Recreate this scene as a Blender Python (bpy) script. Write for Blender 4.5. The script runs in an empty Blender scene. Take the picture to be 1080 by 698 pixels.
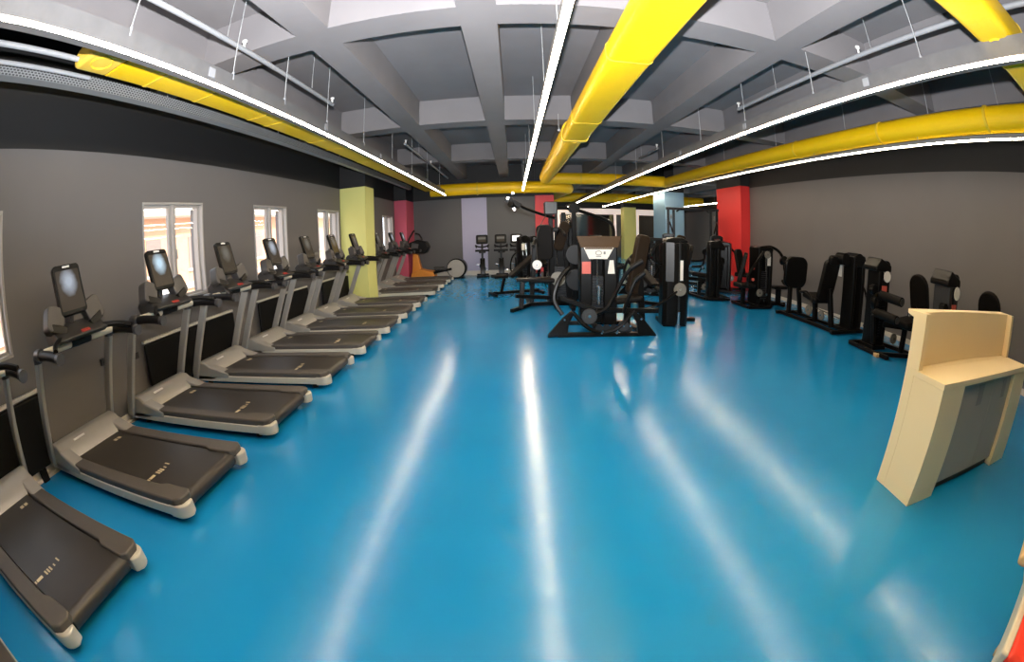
import bpy, math, random
from mathutils import Vector, Matrix, Euler
random.seed(7)
SC = bpy.context.scene
COL = SC.collection
PI = math.pi
R = math.radians

# ------------------------------------------------------------------ materials
def nodes_of(name):
    m = bpy.data.materials.new(name); m.use_nodes = True
    nt = m.node_tree; b = nt.nodes['Principled BSDF']
    return m, nt, b

def mat(name, col, rough=0.5, metal=0.0, var=0.0, scale=8.0, bump=0.0, bscale=60.0, coat=0.0, rvar=0.0, spec=0.5):
    m, nt, b = nodes_of(name)
    b.inputs['Roughness'].default_value = rough
    b.inputs['Metallic'].default_value = metal
    b.inputs['Specular IOR Level'].default_value = spec
    b.inputs['Coat Weight'].default_value = coat
    tc = nt.nodes.new('ShaderNodeTexCoord')
    n = nt.nodes.new('ShaderNodeTexNoise'); n.inputs['Scale'].default_value = scale; n.inputs['Detail'].default_value = 5
    nt.links.new(tc.outputs['Object'], n.inputs['Vector'])
    mx = nt.nodes.new('ShaderNodeMix'); mx.data_type = 'RGBA'
    lo = [max(0, c * (1 - var)) for c in col]; hi = [min(1, c * (1 + var)) for c in col]
    mx.inputs[6].default_value = (*lo, 1); mx.inputs[7].default_value = (*hi, 1)
    nt.links.new(n.outputs['Fac'], mx.inputs[0])
    nt.links.new(mx.outputs[2], b.inputs['Base Color'])
    if rvar:
        mr = nt.nodes.new('ShaderNodeMapRange')
        mr.inputs[3].default_value = max(0, rough - rvar); mr.inputs[4].default_value = min(1, rough + rvar)
        nt.links.new(n.outputs['Fac'], mr.inputs[0]); nt.links.new(mr.outputs[0], b.inputs['Roughness'])
    if bump:
        n2 = nt.nodes.new('ShaderNodeTexNoise'); n2.inputs['Scale'].default_value = bscale; n2.inputs['Detail'].default_value = 3
        nt.links.new(tc.outputs['Object'], n2.inputs['Vector'])
        bp = nt.nodes.new('ShaderNodeBump'); bp.inputs['Strength'].default_value = bump; bp.inputs['Distance'].default_value = 0.01
        nt.links.new(n2.outputs['Fac'], bp.inputs['Height']); nt.links.new(bp.outputs[0], b.inputs['Normal'])
    return m

def emit(name, col, strength):
    m, nt, b = nodes_of(name)
    b.inputs['Base Color'].default_value = (*col, 1)
    b.inputs['Emission Color'].default_value = (*col, 1)
    b.inputs['Emission Strength'].default_value = strength
    return m

def wall_paint(name, low, high, zline, rough=0.6):
    """two paints on one wall: one colour up to zline, a dark one above"""
    m, nt, b = nodes_of(name)
    g = nt.nodes.new('ShaderNodeNewGeometry'); s = nt.nodes.new('ShaderNodeSeparateXYZ')
    nt.links.new(g.outputs['Position'], s.inputs[0])
    gt = nt.nodes.new('ShaderNodeMath'); gt.operation = 'GREATER_THAN'; gt.inputs[1].default_value = zline
    nt.links.new(s.outputs['Z'], gt.inputs[0])
    n = nt.nodes.new('ShaderNodeTexNoise'); n.inputs['Scale'].default_value = 1.3; n.inputs['Detail'].default_value = 6
    nt.links.new(g.outputs['Position'], n.inputs['Vector'])
    a = nt.nodes.new('ShaderNodeMix'); a.data_type = 'RGBA'
    a.inputs[6].default_value = (*[c * .93 for c in low], 1); a.inputs[7].default_value = (*[c * 1.07 for c in low], 1)
    nt.links.new(n.outputs['Fac'], a.inputs[0])
    mx = nt.nodes.new('ShaderNodeMix'); mx.data_type = 'RGBA'
    nt.links.new(gt.outputs[0], mx.inputs[0]); nt.links.new(a.outputs[2], mx.inputs[6])
    mx.inputs[7].default_value = (*high, 1)
    nt.links.new(mx.outputs[2], b.inputs['Base Color'])
    b.inputs['Roughness'].default_value = rough
    return m

def floor_paint():
    m, nt, b = nodes_of('blue_epoxy')
    g = nt.nodes.new('ShaderNodeNewGeometry')
    n = nt.nodes.new('ShaderNodeTexNoise'); n.inputs['Scale'].default_value = 0.55; n.inputs['Detail'].default_value = 7
    nt.links.new(g.outputs['Position'], n.inputs['Vector'])
    cr = nt.nodes.new('ShaderNodeValToRGB')
    cr.color_ramp.elements[0].position = .3; cr.color_ramp.elements[0].color = (*FLOOR_A, 1)
    cr.color_ramp.elements[1].position = .75; cr.color_ramp.elements[1].color = (*FLOOR_B, 1)
    nt.links.new(n.outputs['Fac'], cr.inputs[0]); nt.links.new(cr.outputs[0], b.inputs['Base Color'])
    n2 = nt.nodes.new('ShaderNodeTexNoise'); n2.inputs['Scale'].default_value = 9.0; n2.inputs['Detail'].default_value = 4; n2.inputs['Roughness'].default_value = .65
    nt.links.new(g.outputs['Position'], n2.inputs['Vector'])
    mr = nt.nodes.new('ShaderNodeMapRange'); mr.inputs[1].default_value = .3; mr.inputs[2].default_value = .7
    mr.inputs[3].default_value = FLOOR_R[0]; mr.inputs[4].default_value = FLOOR_R[1]
    nt.links.new(n2.outputs['Fac'], mr.inputs[0]); nt.links.new(mr.outputs[0], b.inputs['Roughness'])
    n3 = nt.nodes.new('ShaderNodeTexNoise'); n3.inputs['Scale'].default_value = 2.2; n3.inputs['Detail'].default_value = 2
    nt.links.new(g.outputs['Position'], n3.inputs['Vector'])
    bp = nt.nodes.new('ShaderNodeBump'); bp.inputs['Strength'].default_value = .05; bp.inputs['Distance'].default_value = .02
    nt.links.new(n3.outputs['Fac'], bp.inputs['Height']); nt.links.new(bp.outputs[0], b.inputs['Normal'])
    b.inputs['IOR'].default_value = 1.5
    b.inputs['Specular IOR Level'].default_value = FLOOR_SPEC
    return m

def glass_pane():
    m = bpy.data.materials.new('window_glass'); m.use_nodes = True
    nt = m.node_tree; nt.nodes.clear()
    o = nt.nodes.new('ShaderNodeOutputMaterial'); t = nt.nodes.new('ShaderNodeBsdfTransparent'); gl = nt.nodes.new('ShaderNodeBsdfGlossy')
    gl.inputs['Roughness'].default_value = .02
    mx = nt.nodes.new('ShaderNodeMixShader'); mx.inputs[0].default_value = .07
    nt.links.new(t.outputs[0], mx.inputs[1]); nt.links.new(gl.outputs[0], mx.inputs[2]); nt.links.new(mx.outputs[0], o.inputs[0])
    return m

def screen_mat(name, glow, body, strength):
    """a console screen: a lit picture in its upper half over a painted brown reflection"""
    m, nt, b = nodes_of(name)
    tc = nt.nodes.new('ShaderNodeTexCoord'); mp = nt.nodes.new('ShaderNodeMapping')
    nt.links.new(tc.outputs['Generated'], mp.inputs[0])
    mp.inputs['Location'].default_value = (0, -.5 * 2.3, -.70 * 2.3); mp.inputs['Scale'].default_value = (0, 2.3, 2.3)
    n = nt.nodes.new('ShaderNodeTexNoise'); n.inputs['Scale'].default_value = 3.5; n.inputs['Detail'].default_value = 2
    nt.links.new(tc.outputs['Generated'], n.inputs['Vector'])
    gr = nt.nodes.new('ShaderNodeTexGradient'); gr.gradient_type = 'SPHERICAL'
    nt.links.new(mp.outputs[0], gr.inputs[0])
    cr = nt.nodes.new('ShaderNodeValToRGB')
    cr.color_ramp.elements[0].position = .25; cr.color_ramp.elements[0].color = (*body, 1)  # brown lower half imitates reflections on the glass, put into the emission
    cr.color_ramp.elements[1].position = .9; cr.color_ramp.elements[1].color = (*glow, 1)
    ad = nt.nodes.new('ShaderNodeMath'); ad.operation = 'MULTIPLY_ADD'; ad.inputs[1].default_value = .30; ad.use_clamp = True
    nt.links.new(n.outputs['Fac'], ad.inputs[0]); nt.links.new(gr.outputs['Fac'], ad.inputs[2])
    nt.links.new(ad.outputs[0], cr.inputs[0])
    nt.links.new(cr.outputs[0], b.inputs['Emission Color']); b.inputs['Emission Strength'].default_value = strength
    b.inputs['Base Color'].default_value = (.02, .018, .015, 1); b.inputs['Roughness'].default_value = .15
    return m

FLOOR_A = (.005, .190, .455); FLOOR_B = (.010, .245, .55); FLOOR_R = (.115, .26); FLOOR_SPEC = .5
LED = 74.0
M = {}
M['floor'] = floor_paint()
GREY = (.140, .128, .122); DARK = (.009, .0082, .008)
M['wall_l'] = wall_paint('grey_wall_left', GREY, DARK, 2.79)
M['wall_r'] = wall_paint('grey_wall_right', GREY, DARK, 2.93)
M['wall_b'] = wall_paint('grey_wall_back', (.10, .10, .103), DARK, 2.82)
M['ceiling'] = mat('concrete_grey_paint', (.185, .170, .172), .7, var=.14, scale=1.6, bump=.12, bscale=14)
M['white_trim'] = mat('white_trim', (.62, .57, .48), .5, var=.04)
M['upvc'] = mat('window_frame_white', (.36, .33, .30), .4, var=.03)
M['glass'] = glass_pane()
M['yellow'] = mat('duct_yellow', (.92, .56, .003), .42, var=.05, scale=4, bump=.25, bscale=30)
M['yellow_band'] = mat('duct_band', (.80, .52, .03), .35, var=.05)
M['duct_end'] = mat('duct_end', (.78, .50, .06), .45, var=.05)
M['galv'] = mat('galvanised_steel', (.17, .165, .165), .45, metal=.4, var=.2, scale=10, rvar=.1)
M['galv_dark'] = mat('dull_steel', (.16, .155, .15), .5, metal=.3, var=.2, scale=9)
def perforated_mat():
    m, nt, b = nodes_of('perforated_steel')
    tc = nt.nodes.new('ShaderNodeTexCoord'); mp = nt.nodes.new('ShaderNodeMapping'); mp.inputs['Scale'].default_value = (1, 26, 52)
    br = nt.nodes.new('ShaderNodeTexBrick'); br.offset = .5
    sp = nt.nodes.new('ShaderNodeSeparateXYZ'); cb = nt.nodes.new('ShaderNodeCombineXYZ')
    nt.links.new(tc.outputs['Object'], mp.inputs[0]); nt.links.new(mp.outputs[0], sp.inputs[0])
    nt.links.new(sp.outputs['Y'], cb.inputs['X']); nt.links.new(sp.outputs['Z'], cb.inputs['Y'])
    nt.links.new(cb.outputs[0], br.inputs['Vector'])
    br.inputs['Color1'].default_value = (.05, .05, .05, 1); br.inputs['Color2'].default_value = (.07, .07, .07, 1); br.inputs['Mortar'].default_value = (.27, .27, .27, 1)
    br.inputs['Scale'].default_value = 1; br.inputs['Mortar Size'].default_value = .16; br.inputs['Brick Width'].default_value = 1; br.inputs['Row Height'].default_value = 1
    nt.links.new(br.outputs['Color'], b.inputs['Base Color']); b.inputs['Roughness'].default_value = .5; b.inputs['Metallic'].default_value = .3
    return m
M['perforated'] = perforated_mat()
M['pipe'] = mat('grey_pipe', (.26, .26, .27), .45, var=.1)
M['wire'] = mat('suspension_wire_steel', (.42, .42, .42), .4, metal=.4, var=.05)
M['alu'] = mat('light_housing', (.30, .28, .25), .4, metal=.3, var=.05)
M['led'] = emit('led_diffuser', (1.0, .82, .60), LED)
M['trim_glow'] = emit('glowing_white_trim', (1.0, .82, .72), .55)  # white band and mirror frames made to glow so they look lit
M['silver'] = mat('treadmill_silver', (.35, .33, .30), .36, metal=.2, var=.06, scale=5)
M['silver_light'] = mat('treadmill_trim', (.52, .48, .40), .38, metal=.1, var=.05)
M['rail_grey'] = mat('foot_rail_grey', (.072, .062, .054), .55, var=.1, scale=20, bump=.1, bscale=250)
M['belt'] = mat('belt_black', (.026, .021, .017), .42, var=.25, scale=4, bump=.08, bscale=300)
M['mark'] = mat('printed_mark', (.55, .45, .28), .5, var=.05)
M['black'] = mat('black_plastic', (.006, .0055, .005), .33, var=.2, scale=12, spec=.2)
M['grip'] = mat('black_grip', (.008, .007, .007), .5, var=.2, scale=20, spec=.2)
M['dkgrey'] = mat('dark_grey_plastic', (.032, .030, .029), .4, var=.1, scale=10)
M['cup'] = mat('cup_grey', (.055, .050, .048), .4, var=.1, scale=10)
M['cream_tube'] = mat('cream_tube', (.62, .55, .42), .35, var=.05)
M['redacc'] = mat('red_accent', (.35, .03, .02), .4, var=.1)
M['logo'] = mat('logo_white', (.75, .73, .70), .4, var=.02)
M['frame'] = mat('machine_black_paint', (.0045, .0040, .0035), .32, var=.2, scale=8, rvar=.08, spec=.12)
M['uphol'] = mat('machine_black_upholstery', (.007, .0055, .0045), .5, var=.2, scale=30, bump=.06, bscale=200, spec=.12)
M['brownpad'] = mat('dark_brown_pad', (.022, .013, .007), .5, var=.2, scale=12, spec=.15)
M['stack'] = mat('weight_stack_grey', (.010, .010, .011), .35, metal=.2, var=.15)
M['chrome'] = mat('chrome', (.62, .60, .58), .2, metal=1.0, var=.03)
M['pulley'] = mat('pulley_grey', (.20, .18, .15), .4, metal=.3, var=.1)
M['placard_w'] = mat('placard_white', (.72, .66, .58), .5, var=.03)
M['placard_r'] = mat('placard_red', (.55, .10, .07), .5, var=.05)
M['placard_o'] = mat('placard_brown', (.055, .026, .006), .5, var=.1, spec=.2)
M['shroud'] = mat('tower_shroud_black', (.005, .0045, .004), .28, var=.15, scale=5, spec=.14)
M['shroud_grey'] = mat('tower_shroud_grey', (.028, .026, .025), .35, var=.1)
M['desk'] = mat('cream_laminate', (.93, .74, .44), .38, var=.03, scale=2)
M['desk_door'] = mat('grey_beige_door', (.40, .345, .275), .35, var=.05, scale=2)
M['desk_dark'] = mat('desk_plinth', (.05, .045, .04), .5, var=.1)
M['film'] = mat('door_tape', (.27, .235, .20), .3, var=.1)
M['board'] = mat('black_board', (.005, .0045, .004), .5, var=.2, scale=5, spec=.15)
M['orange'] = mat('orange_machine', (.62, .22, .02), .4, var=.1)
M['disc'] = mat('flywheel_grey', (.33, .30, .26), .4, var=.1)
M['redseat'] = mat('red_upholstery', (.72, .035, .012), .6, var=.08)
M['wood'] = mat('pale_wood', (.62, .42, .20), .45, var=.15, scale=14)
M['yel_pillar'] = mat('pillar_yellow', (.68, .66, .22), .6, var=.04, scale=2)
M['pink'] = mat('pillar_pink', (.55, .085, .14), .6, var=.04, scale=2)
M['red'] = mat('pillar_red', (.72, .03, .028), .6, var=.04, scale=2)
M['blue'] = mat('pillar_blue', (.26, .44, .58), .6, var=.04, scale=2)
M['lav'] = mat('pillar_lavender', (.40, .40, .56), .6, var=.04, scale=2)
M['peach'] = mat('peach_render', (.78, .42, .24), .8, var=.05, scale=2)
M['eave'] = mat('pale_eave', (.80, .72, .62), .7, var=.05)
M['shutter'] = mat('window_dark', (.30, .22, .18), .4, var=.1)
M['yard'] = mat('yard_paving', (.45, .42, .38), .8, var=.1, scale=1)
M['mirror'] = mat('mirror_glass', (.20, .19, .18), .08, metal=1.0, var=.02, scale=1)
M['screen_a'] = screen_mat('screen_grey', (.50, .56, .66), (.050, .038, .026), .8)
M['screen_b'] = screen_mat('screen_blue', (.60, .80, .95), (.060, .044, .028), 1.0)
M['screen_c'] = screen_mat('screen_dim', (.17, .16, .14), (.050, .038, .024), .8)
M['screen_w'] = emit('screen_white', (1, .97, .92), 1.2)

# ------------------------------------------------------------------ mesh builder
class MB:
    def __init__(self):
        self.v = []; self.f = []; self.m = []
    def add(self, vs, fs, mi=0, T=None):
        b = len(self.v)
        for p in vs:
            p = Vector(p)
            self.v.append(T @ p if T is not None else p)
        for f in fs:
            self.f.append([b + i for i in f]); self.m.append(mi)
        return self
    def box(self, c, s, rot=None, mi=0, T=None):
        x, y, z = s[0] / 2, s[1] / 2, s[2] / 2
        vs = [(-x, -y, -z), (x, -y, -z), (x, y, -z), (-x, y, -z), (-x, -y, z), (x, -y, z), (x, y, z), (-x, y, z)]
        Mx = Matrix.Translation(c)
        if rot is not None: Mx = Mx @ Euler(rot).to_matrix().to_4x4()
        if T is not None: Mx = T @ Mx
        return self.add(vs, [(0, 3, 2, 1), (4, 5, 6, 7), (0, 1, 5, 4), (1, 2, 6, 5), (2, 3, 7, 6), (3, 0, 4, 7)], mi, Mx)
    def span(self, a, b, mi=0):
        c = [(a[i] + b[i]) / 2 for i in range(3)]; s = [abs(b[i] - a[i]) for i in range(3)]
        return self.box(c, s, mi=mi)
    def bar(self, p0, p1, w, h, up=(0, 0, 1), mi=0):
        p0 = Vector(p0); p1 = Vector(p1); d = p1 - p0; L = d.length; z = d.normalized(); u = Vector(up)
        if abs(z.dot(u)) > .98: u = Vector((1, 0, 0))
        x = u.cross(z).normalized(); y = z.cross(x)
        Mx = Matrix((x, y, z)).transposed().to_4x4(); Mx.translation = (p0 + p1) / 2
        return self.box((0, 0, 0), (w, h, L), mi=mi, T=Mx)
    def tube(self, pts, r, n=8, mi=0, closed=False):
        P = [Vector(p) for p in pts]; k = len(P)
        rs = r if isinstance(r, (list, tuple)) else [r] * k
        ts = []
        for i in range(k):
            if closed: t = P[(i + 1) % k] - P[i - 1]
            else: t = P[min(i + 1, k - 1)] - P[max(i - 1, 0)]
            ts.append(t.normalized())
        u = Vector((0, 0, 1))
        if abs(ts[0].dot(u)) > .9: u = Vector((1, 0, 0))
        u = (u - ts[0] * u.dot(ts[0])).normalized()
        vs = []
        for i in range(k):
            u = (u - ts[i] * u.dot(ts[i])).normalized(); w = ts[i].cross(u)
            for j in range(n):
                a = 2 * PI * j / n
                vs.append(P[i] + (u * math.cos(a) + w * math.sin(a)) * rs[i])
        fs = []
        for i in range(k if closed else k - 1):
            for j in range(n):
                a = i * n + j; b = i * n + (j + 1) % n; c = ((i + 1) % k) * n + (j + 1) % n; d = ((i + 1) % k) * n + j
                fs.append((a, b, c, d))
        if not closed:
            fs.append(tuple(reversed(range(n)))); fs.append(tuple(range((k - 1) * n, k * n)))
        return self.add(vs, fs, mi)
    def cyl(self, p0, p1, r, n=16, mi=0, r1=None):
        return self.tube([p0, p1], [r, r if r1 is None else r1], n, mi)
    def prism(self, poly, axis, a0, a1, mi=0, T=None):
        n = len(poly); vs = []
        for a in (a0, a1):
            for p, q in poly:
                vs.append({'x': (a, p, q), 'y': (p, a, q), 'z': (p, q, a)}[axis])
        fs = [tuple(range(n)), tuple(reversed(range(n, 2 * n)))]
        for i in range(n):
            j = (i + 1) % n; fs.append((i, i + n, j + n, j))
        return self.add(vs, fs, mi, T)
    def pad(self, c, s, r, rot=None, mi=0, n=5):
        """rounded-rectangle slab: s = (width x, height z, thickness y)"""
        Mx = Matrix.Translation(c)
        if rot is not None: Mx = Mx @ Euler(rot).to_matrix().to_4x4()
        return self.prism(rrect(s[0], s[1], r, n), 'y', -s[2] / 2, s[2] / 2, mi, Mx)
    def lathe(self, prof, n=20, mi=0, T=None):
        vs = []; fs = []
        for r, z in prof:
            for j in range(n):
                a = 2 * PI * j / n; vs.append((r * math.cos(a), r * math.sin(a), z))
        for i in range(len(prof) - 1):
            for j in range(n):
                fs.append((i * n + j, i * n + (j + 1) % n, (i + 1) * n + (j + 1) % n, (i + 1) * n + j))
        fs.append(tuple(reversed(range(n)))); fs.append(tuple(range((len(prof) - 1) * n, len(prof) * n)))
        return self.add(vs, fs, mi, T)
    def build(self, name, mats, parent=None, bevel=0.0, seg=2, smooth=True):
        me = bpy.data.meshes.new(name)
        me.from_pydata([tuple(v) for v in self.v], [], self.f)
        if not isinstance(mats, (list, tuple)): mats = [mats]
        for m in mats: me.materials.append(m)
        me.polygons.foreach_set('material_index', self.m)
        import bmesh
        bm = bmesh.new(); bm.from_mesh(me)
        bmesh.ops.recalc_face_normals(bm, faces=bm.faces)
        bm.to_mesh(me); bm.free()
        if smooth:
            me.polygons.foreach_set('use_smooth', [True] * len(me.polygons))
            me.set_sharp_from_angle(angle=R(38))
        me.update()
        o = bpy.data.objects.new(name, me); COL.objects.link(o)
        if parent is not None: o.parent = parent
        if bevel:
            b = o.modifiers.new('bevel', 'BEVEL'); b.width = bevel; b.segments = seg; b.limit_method = 'ANGLE'; b.angle_limit = R(40)
            b.harden_normals = True
        return o

def rrect(w, h, r, n=5):
    out = []
    for cx, cy, a0 in ((w / 2 - r, h / 2 - r, 0), (-w / 2 + r, h / 2 - r, 90), (-w / 2 + r, -h / 2 + r, 180), (w / 2 - r, -h / 2 + r, 270)):
        for i in range(n + 1):
            a = R(a0 + 90 * i / n); out.append((cx + r * math.cos(a), cy + r * math.sin(a)))
    return out

def tag(o, label, cat, group=None):
    o['label'] = label; o['category'] = cat
    if group: o['group'] = group
    return o
def thing(name, label, cat, loc=(0, 0, 0), rotz=0, group=None):
    o = bpy.data.objects.new(name, None); COL.objects.link(o)
    o.location = loc; o.rotation_euler = (0, 0, rotz); o.empty_display_size = .2
    return tag(o, label, cat, group)
def struct(o, label=None):
    o['kind'] = 'structure'
    if label: o['label'] = label
    return o
def copy_tree(o, parent=None):
    c = o.copy(); COL.objects.link(c)
    if parent is not None: c.parent = parent
    for ch in list(o.children): copy_tree(ch, c)
    return c
def arc(p, q, bend, n=8):
    """points from p to q bulging by vector bend in the middle"""
    p = Vector(p); q = Vector(q); b = Vector(bend)
    return [p.lerp(q, i / n) + b * math.sin(PI * i / n) for i in range(n + 1)]
def spline(pts, n=6):
    P = [Vector(p) for p in pts]; out = []
    for i in range(len(P) - 1):
        a = P[max(i - 1, 0)]; b = P[i]; c = P[i + 1]; d = P[min(i + 2, len(P) - 1)]
        for k in range(n):
            t = k / n
            out.append(.5 * ((2 * b) + (c - a) * t + (2 * a - 5 * b + 4 * c - d) * t * t + (3 * b - a - 3 * c + d) * t ** 3))
    out.append(P[-1]); return out

# ------------------------------------------------------------------ the room
XL, XR, YF, YB = -4.05, 6.7, -3.6, 15.9
XD0, XD1, YD = 1.45, 10.6, 25.5
YP = 12.6                                    # end of the right wall
ZC, ZB = 4.02, 3.55
def room():
    b = MB(); b.span((XL - .3, YF - .3, -.2), (XD1 + .3, YD + .3, 0))
    struct(b.build('floor', M['floor'], smooth=False))
    # waffle ceiling: slab and crossing beams
    b = MB(); b.span((XL - .3, YF - .3, ZC), (XD1 + .3, YD + .3, ZC + .2))
    bx = [-3.30 + 1.52 * i for i in range(10)]
    by = [-.58 + 4.21 * i for i in range(7)]
    for x in bx: b.span((x - .17, YF, ZB), (x + .17, YD, ZC + .01))
    xs = [XL] + bx + [XD1]
    for y in by:
        for i in range(len(xs) - 1):
            x0 = xs[i] + (.17 if i else 0); x1 = xs[i + 1] - (.17 if i < len(xs) - 2 else 0)
            if x1 > x0: b.span((x0, y - .2, ZB), (x1, y + .2, ZC + .01))
    struct(b.build('ceiling', M['ceiling'], smooth=False))
    # left wall with window openings
    wins = [(.23, 1.43), (3.46, 4.66), (6.0, 7.13), (8.5, 9.7), (13.3, 14.5)]
    z0, z1 = 1.06, 2.26
    b = MB(); t = .25
    b.span((XL - t, YF - .25, 0), (XL, YB + .25, z0)); b.span((XL - t, YF - .25, z1), (XL, YB + .25, ZC + .1))
    ys = [YF - .25] + [v for w in wins for v in w] + [YB + .25]
    for i in range(0, len(ys), 2): b.span((XL - t, ys[i], z0), (XL, ys[i + 1], z1))
    struct(b.build('wall_left', M['wall_l'], smooth=False))
    for i, (a, c) in enumerate(wins):
        f = MB(); x0, x1 = XL - .17, XL + .012; w = .028
        f.span((x0, a, z0), (x1, c, z0 + w)); f.span((x0, a, z1 - w), (x1, c, z1))
        f.span((x0, a, z0 + w), (x1, a + w, z1 - w)); f.span((x0, c - w, z0 + w), (x1, c, z1 - w))
        m = (a + c) / 2; f.span((x0 + .04, m - .03, z0 + w), (x1 - .02, m + .03, z1 - w))
        fo = f.build('window_%d' % (i + 1), M['upvc'], bevel=.006); struct(fo)
        for (p, q) in ((a + w, m - .03), (m + .03, c - w)):
            s = MB(); e = .03; xa, xb = XL - .11, XL - .06
            s.span((xa, p, z0 + w), (xb, q, z0 + w + e)); s.span((xa, p, z1 - w - e), (xb, q, z1 - w))
            s.span((xa, p, z0 + w + e), (xb, p + e, z1 - w - e)); s.span((xa, q - e, z0 + w + e), (xb, q, z1 - w - e))
            s.build('sash', M['upvc'], fo)
            g = MB(); g.span((XL - .09, p + .02, z0 + w + .02), (XL - .084, q - .02, z1 - w - .02)); g.build('pane', M['glass'], fo, smooth=False)
        h = MB(); h.box((XL - .01, m + .03, 1.62), (.03, .02, .12)); h.build('handle', M['upvc'], fo, bevel=.004)
    b = MB(); b.span((XR, YF - .25, 0), (XR + .25, 11.06, ZC + .1)); struct(b.build('wall_right', M['wall_r'], smooth=False))
    b = MB(); b.span((XL, YB, 0), (XD0, YB + .25, ZC + .1)); struct(b.build('wall_back', M['wall_b'], smooth=False))
    b = MB(); b.span((XD0 - .25, YB + .25, 0), (XD0, YD, ZC + .1)); struct(b.build('wall_inner', M['wall_b'], smooth=False))
    b = MB(); b.span((XD0 - .25, YD, 0), (XD1 + .25, YD + .25, ZC + .1)); struct(b.build('wall_far', M['wall_b'], smooth=False))
    b = MB(); b.span((XD1, YP - .25, 0), (XD1 + .25, YD, ZC + .1)); b.span((XR + .25, YP - .25, 0), (XD1, YP, ZC + .1))
    struct(b.build('wall_recess', M['wall_b'], smooth=False))
    b = MB(); b.span((XL - .25, YF - .25, 0), (XR + .25, YF, ZC + .1)); struct(b.build('wall_front', M['wall_r'], smooth=False))
    # skirting
    b = MB(); b.span((XL, YF, 0), (XL + .035, YB, .085)); b.span((XL + .035, YF, 0), (XL + .09, YB, .03))
    struct(b.build('baseboard_left', M['white_trim'], bevel=.004))
    b = MB(); b.span((XR - .02, YF, 0), (XR, 11.06, .09)); struct(b.build('baseboard_right', M['white_trim'], bevel=.004))
    b = MB(); b.span((XL + .1, YB - .05, 0), (.8, YB, .16)); struct(b.build('baseboard_back', M['white_trim'], bevel=.004))
    # painted pillars
    def pillar(name, a, c, m, label):
        p = MB(); p.span(a, c); struct(p.build(name, m, bevel=.008, smooth=False), label)
    def paint2(m, top): return m
    pillar('pillar_1', (XL, 9.80, 0), (-3.40, 10.48, 2.79), M['yel_pillar'], 'pale yellow painted pillar against the window wall')
    pillar('pillar_2', (XL, 14.75, 0), (-3.62, YB, 2.80), M['pink'], 'pink painted pillar in the far left corner')
    pillar('pillar_3', (-1.83, YB - .04, 0), (-.92, YB, 2.82), M['lav'], 'lavender painted strip of pillar on the back wall')
    pillar('pillar_4', (.82, YB - .12, 0), (1.5, YB + .3, 2.85), M['pink_red'], 'coral red pillar at the end of the back wall')
    pillar('pillar_5', (6.38, 11.06, 0), (7.0, 12.65, 2.97), M['red'], 'bright red pillar at the end of the right wall')
    pillar('pillar_6', (5.28, 14.6, 0), (6.02, 15.9, 2.97), M['blue'], 'pale blue free-standing pillar')
    pillar('pillar_7', (6.1, 23.6, 0), (6.8, 24.3, 2.9), M['yel_pillar'], 'olive yellow pillar far back in the room')
    # dark beams over the pillars, up to the ceiling
    b = MB()
    for a, c in (((XL, 9.80), (-3.40, 10.48)), ((XL, 14.75), (-3.62, YB)), ((.82, YB - .12), (1.5, YB + .3)), ((6.38, 11.06), (7.0, 12.65)), ((5.28, 14.6), (6.02, 15.9)), ((6.1, 23.6), (6.8, 24.3))):
        z = {9.80: 2.79, 14.75: 2.80, YB - .12: 2.85, 11.06: 2.97, 14.6: 2.97, 23.6: 2.9}[a[1]]
        b.span((a[0], a[1], z), (c[0], c[1], ZC))
    struct(b.build('trim_1', mat('black_soffit_paint', DARK, .6, var=.1), smooth=False))
    # far wall: white soffit band and uprights, given a glow, around dark mirrors
    b = MB(); b.span((2.6, YD - .12, 2.55), (10.4, YD, 2.88)); struct(b.build('trim_2', M['trim_glow'], smooth=False), 'white band with added glow above the far mirrors')
    b = MB()
    for x in (2.6, 5.95, 7.35, 10.2): b.span((x, YD - .1, 0), (x + .14, YD, 2.55))
    struct(b.build('trim_3', M['trim_glow'], smooth=False), 'white uprights between the far mirrors')
    for (p, q) in ((2.74, 5.95), (7.49, 10.2)):
        g = MB(); g.span((p, YD - .04, .1), (q, YD, 2.5)); tag(g.build('wall_mirror', M['mirror'], smooth=False), 'large dark wall mirror at the far end, %s the olive yellow pillar' % ('left of' if p < 5 else 'right of'), 'mirror', 'mirrors on the far wall')
M['pink_red'] = mat('pillar_coral', (.62, .06, .075), .6, var=.04, scale=2)
room()

# outside the windows
def outside():
    b = MB(); b.span((-40, -25, -3.2), (XL - .3, 45, -3.0)); struct(b.build('ground_outside', M['yard'], smooth=False))
    t = thing('apartment_building', 'sunlit peach apartment building seen through the windows', 'building', (-15, 8, -3))
    b = MB(); b.span((-4, -24, 0), (0, 26, 6.6)); b.build('wall', M['peach'], t, smooth=False)
    b = MB(); b.span((-4.5, -24.5, 6.6), (.8, 26.5, 6.9)); b.prism([(.8, 6.9), (-4.5, 6.9), (-2, 8.6)], 'y', -24.5, 26.5)
    b.build('roof', M['eave'], t, smooth=False)
    b = MB(); b.span((0, -24, 3.3), (.12, 26, 3.55)); b.build('ledge', M['eave'], t, smooth=False)
    for i in range(16):
        for z in (1.0, 4.2):
            y = -22 + 3.0 * i
            w = MB(); w.span((-.02, y, z), (.03, y + 1.0, z + 1.5)); w.span((0, y - .1, z - .12), (.1, y + 1.1, z), 1)
            w.build('window', [M['shutter'], M['eave']], t, smooth=False)
outside()

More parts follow.
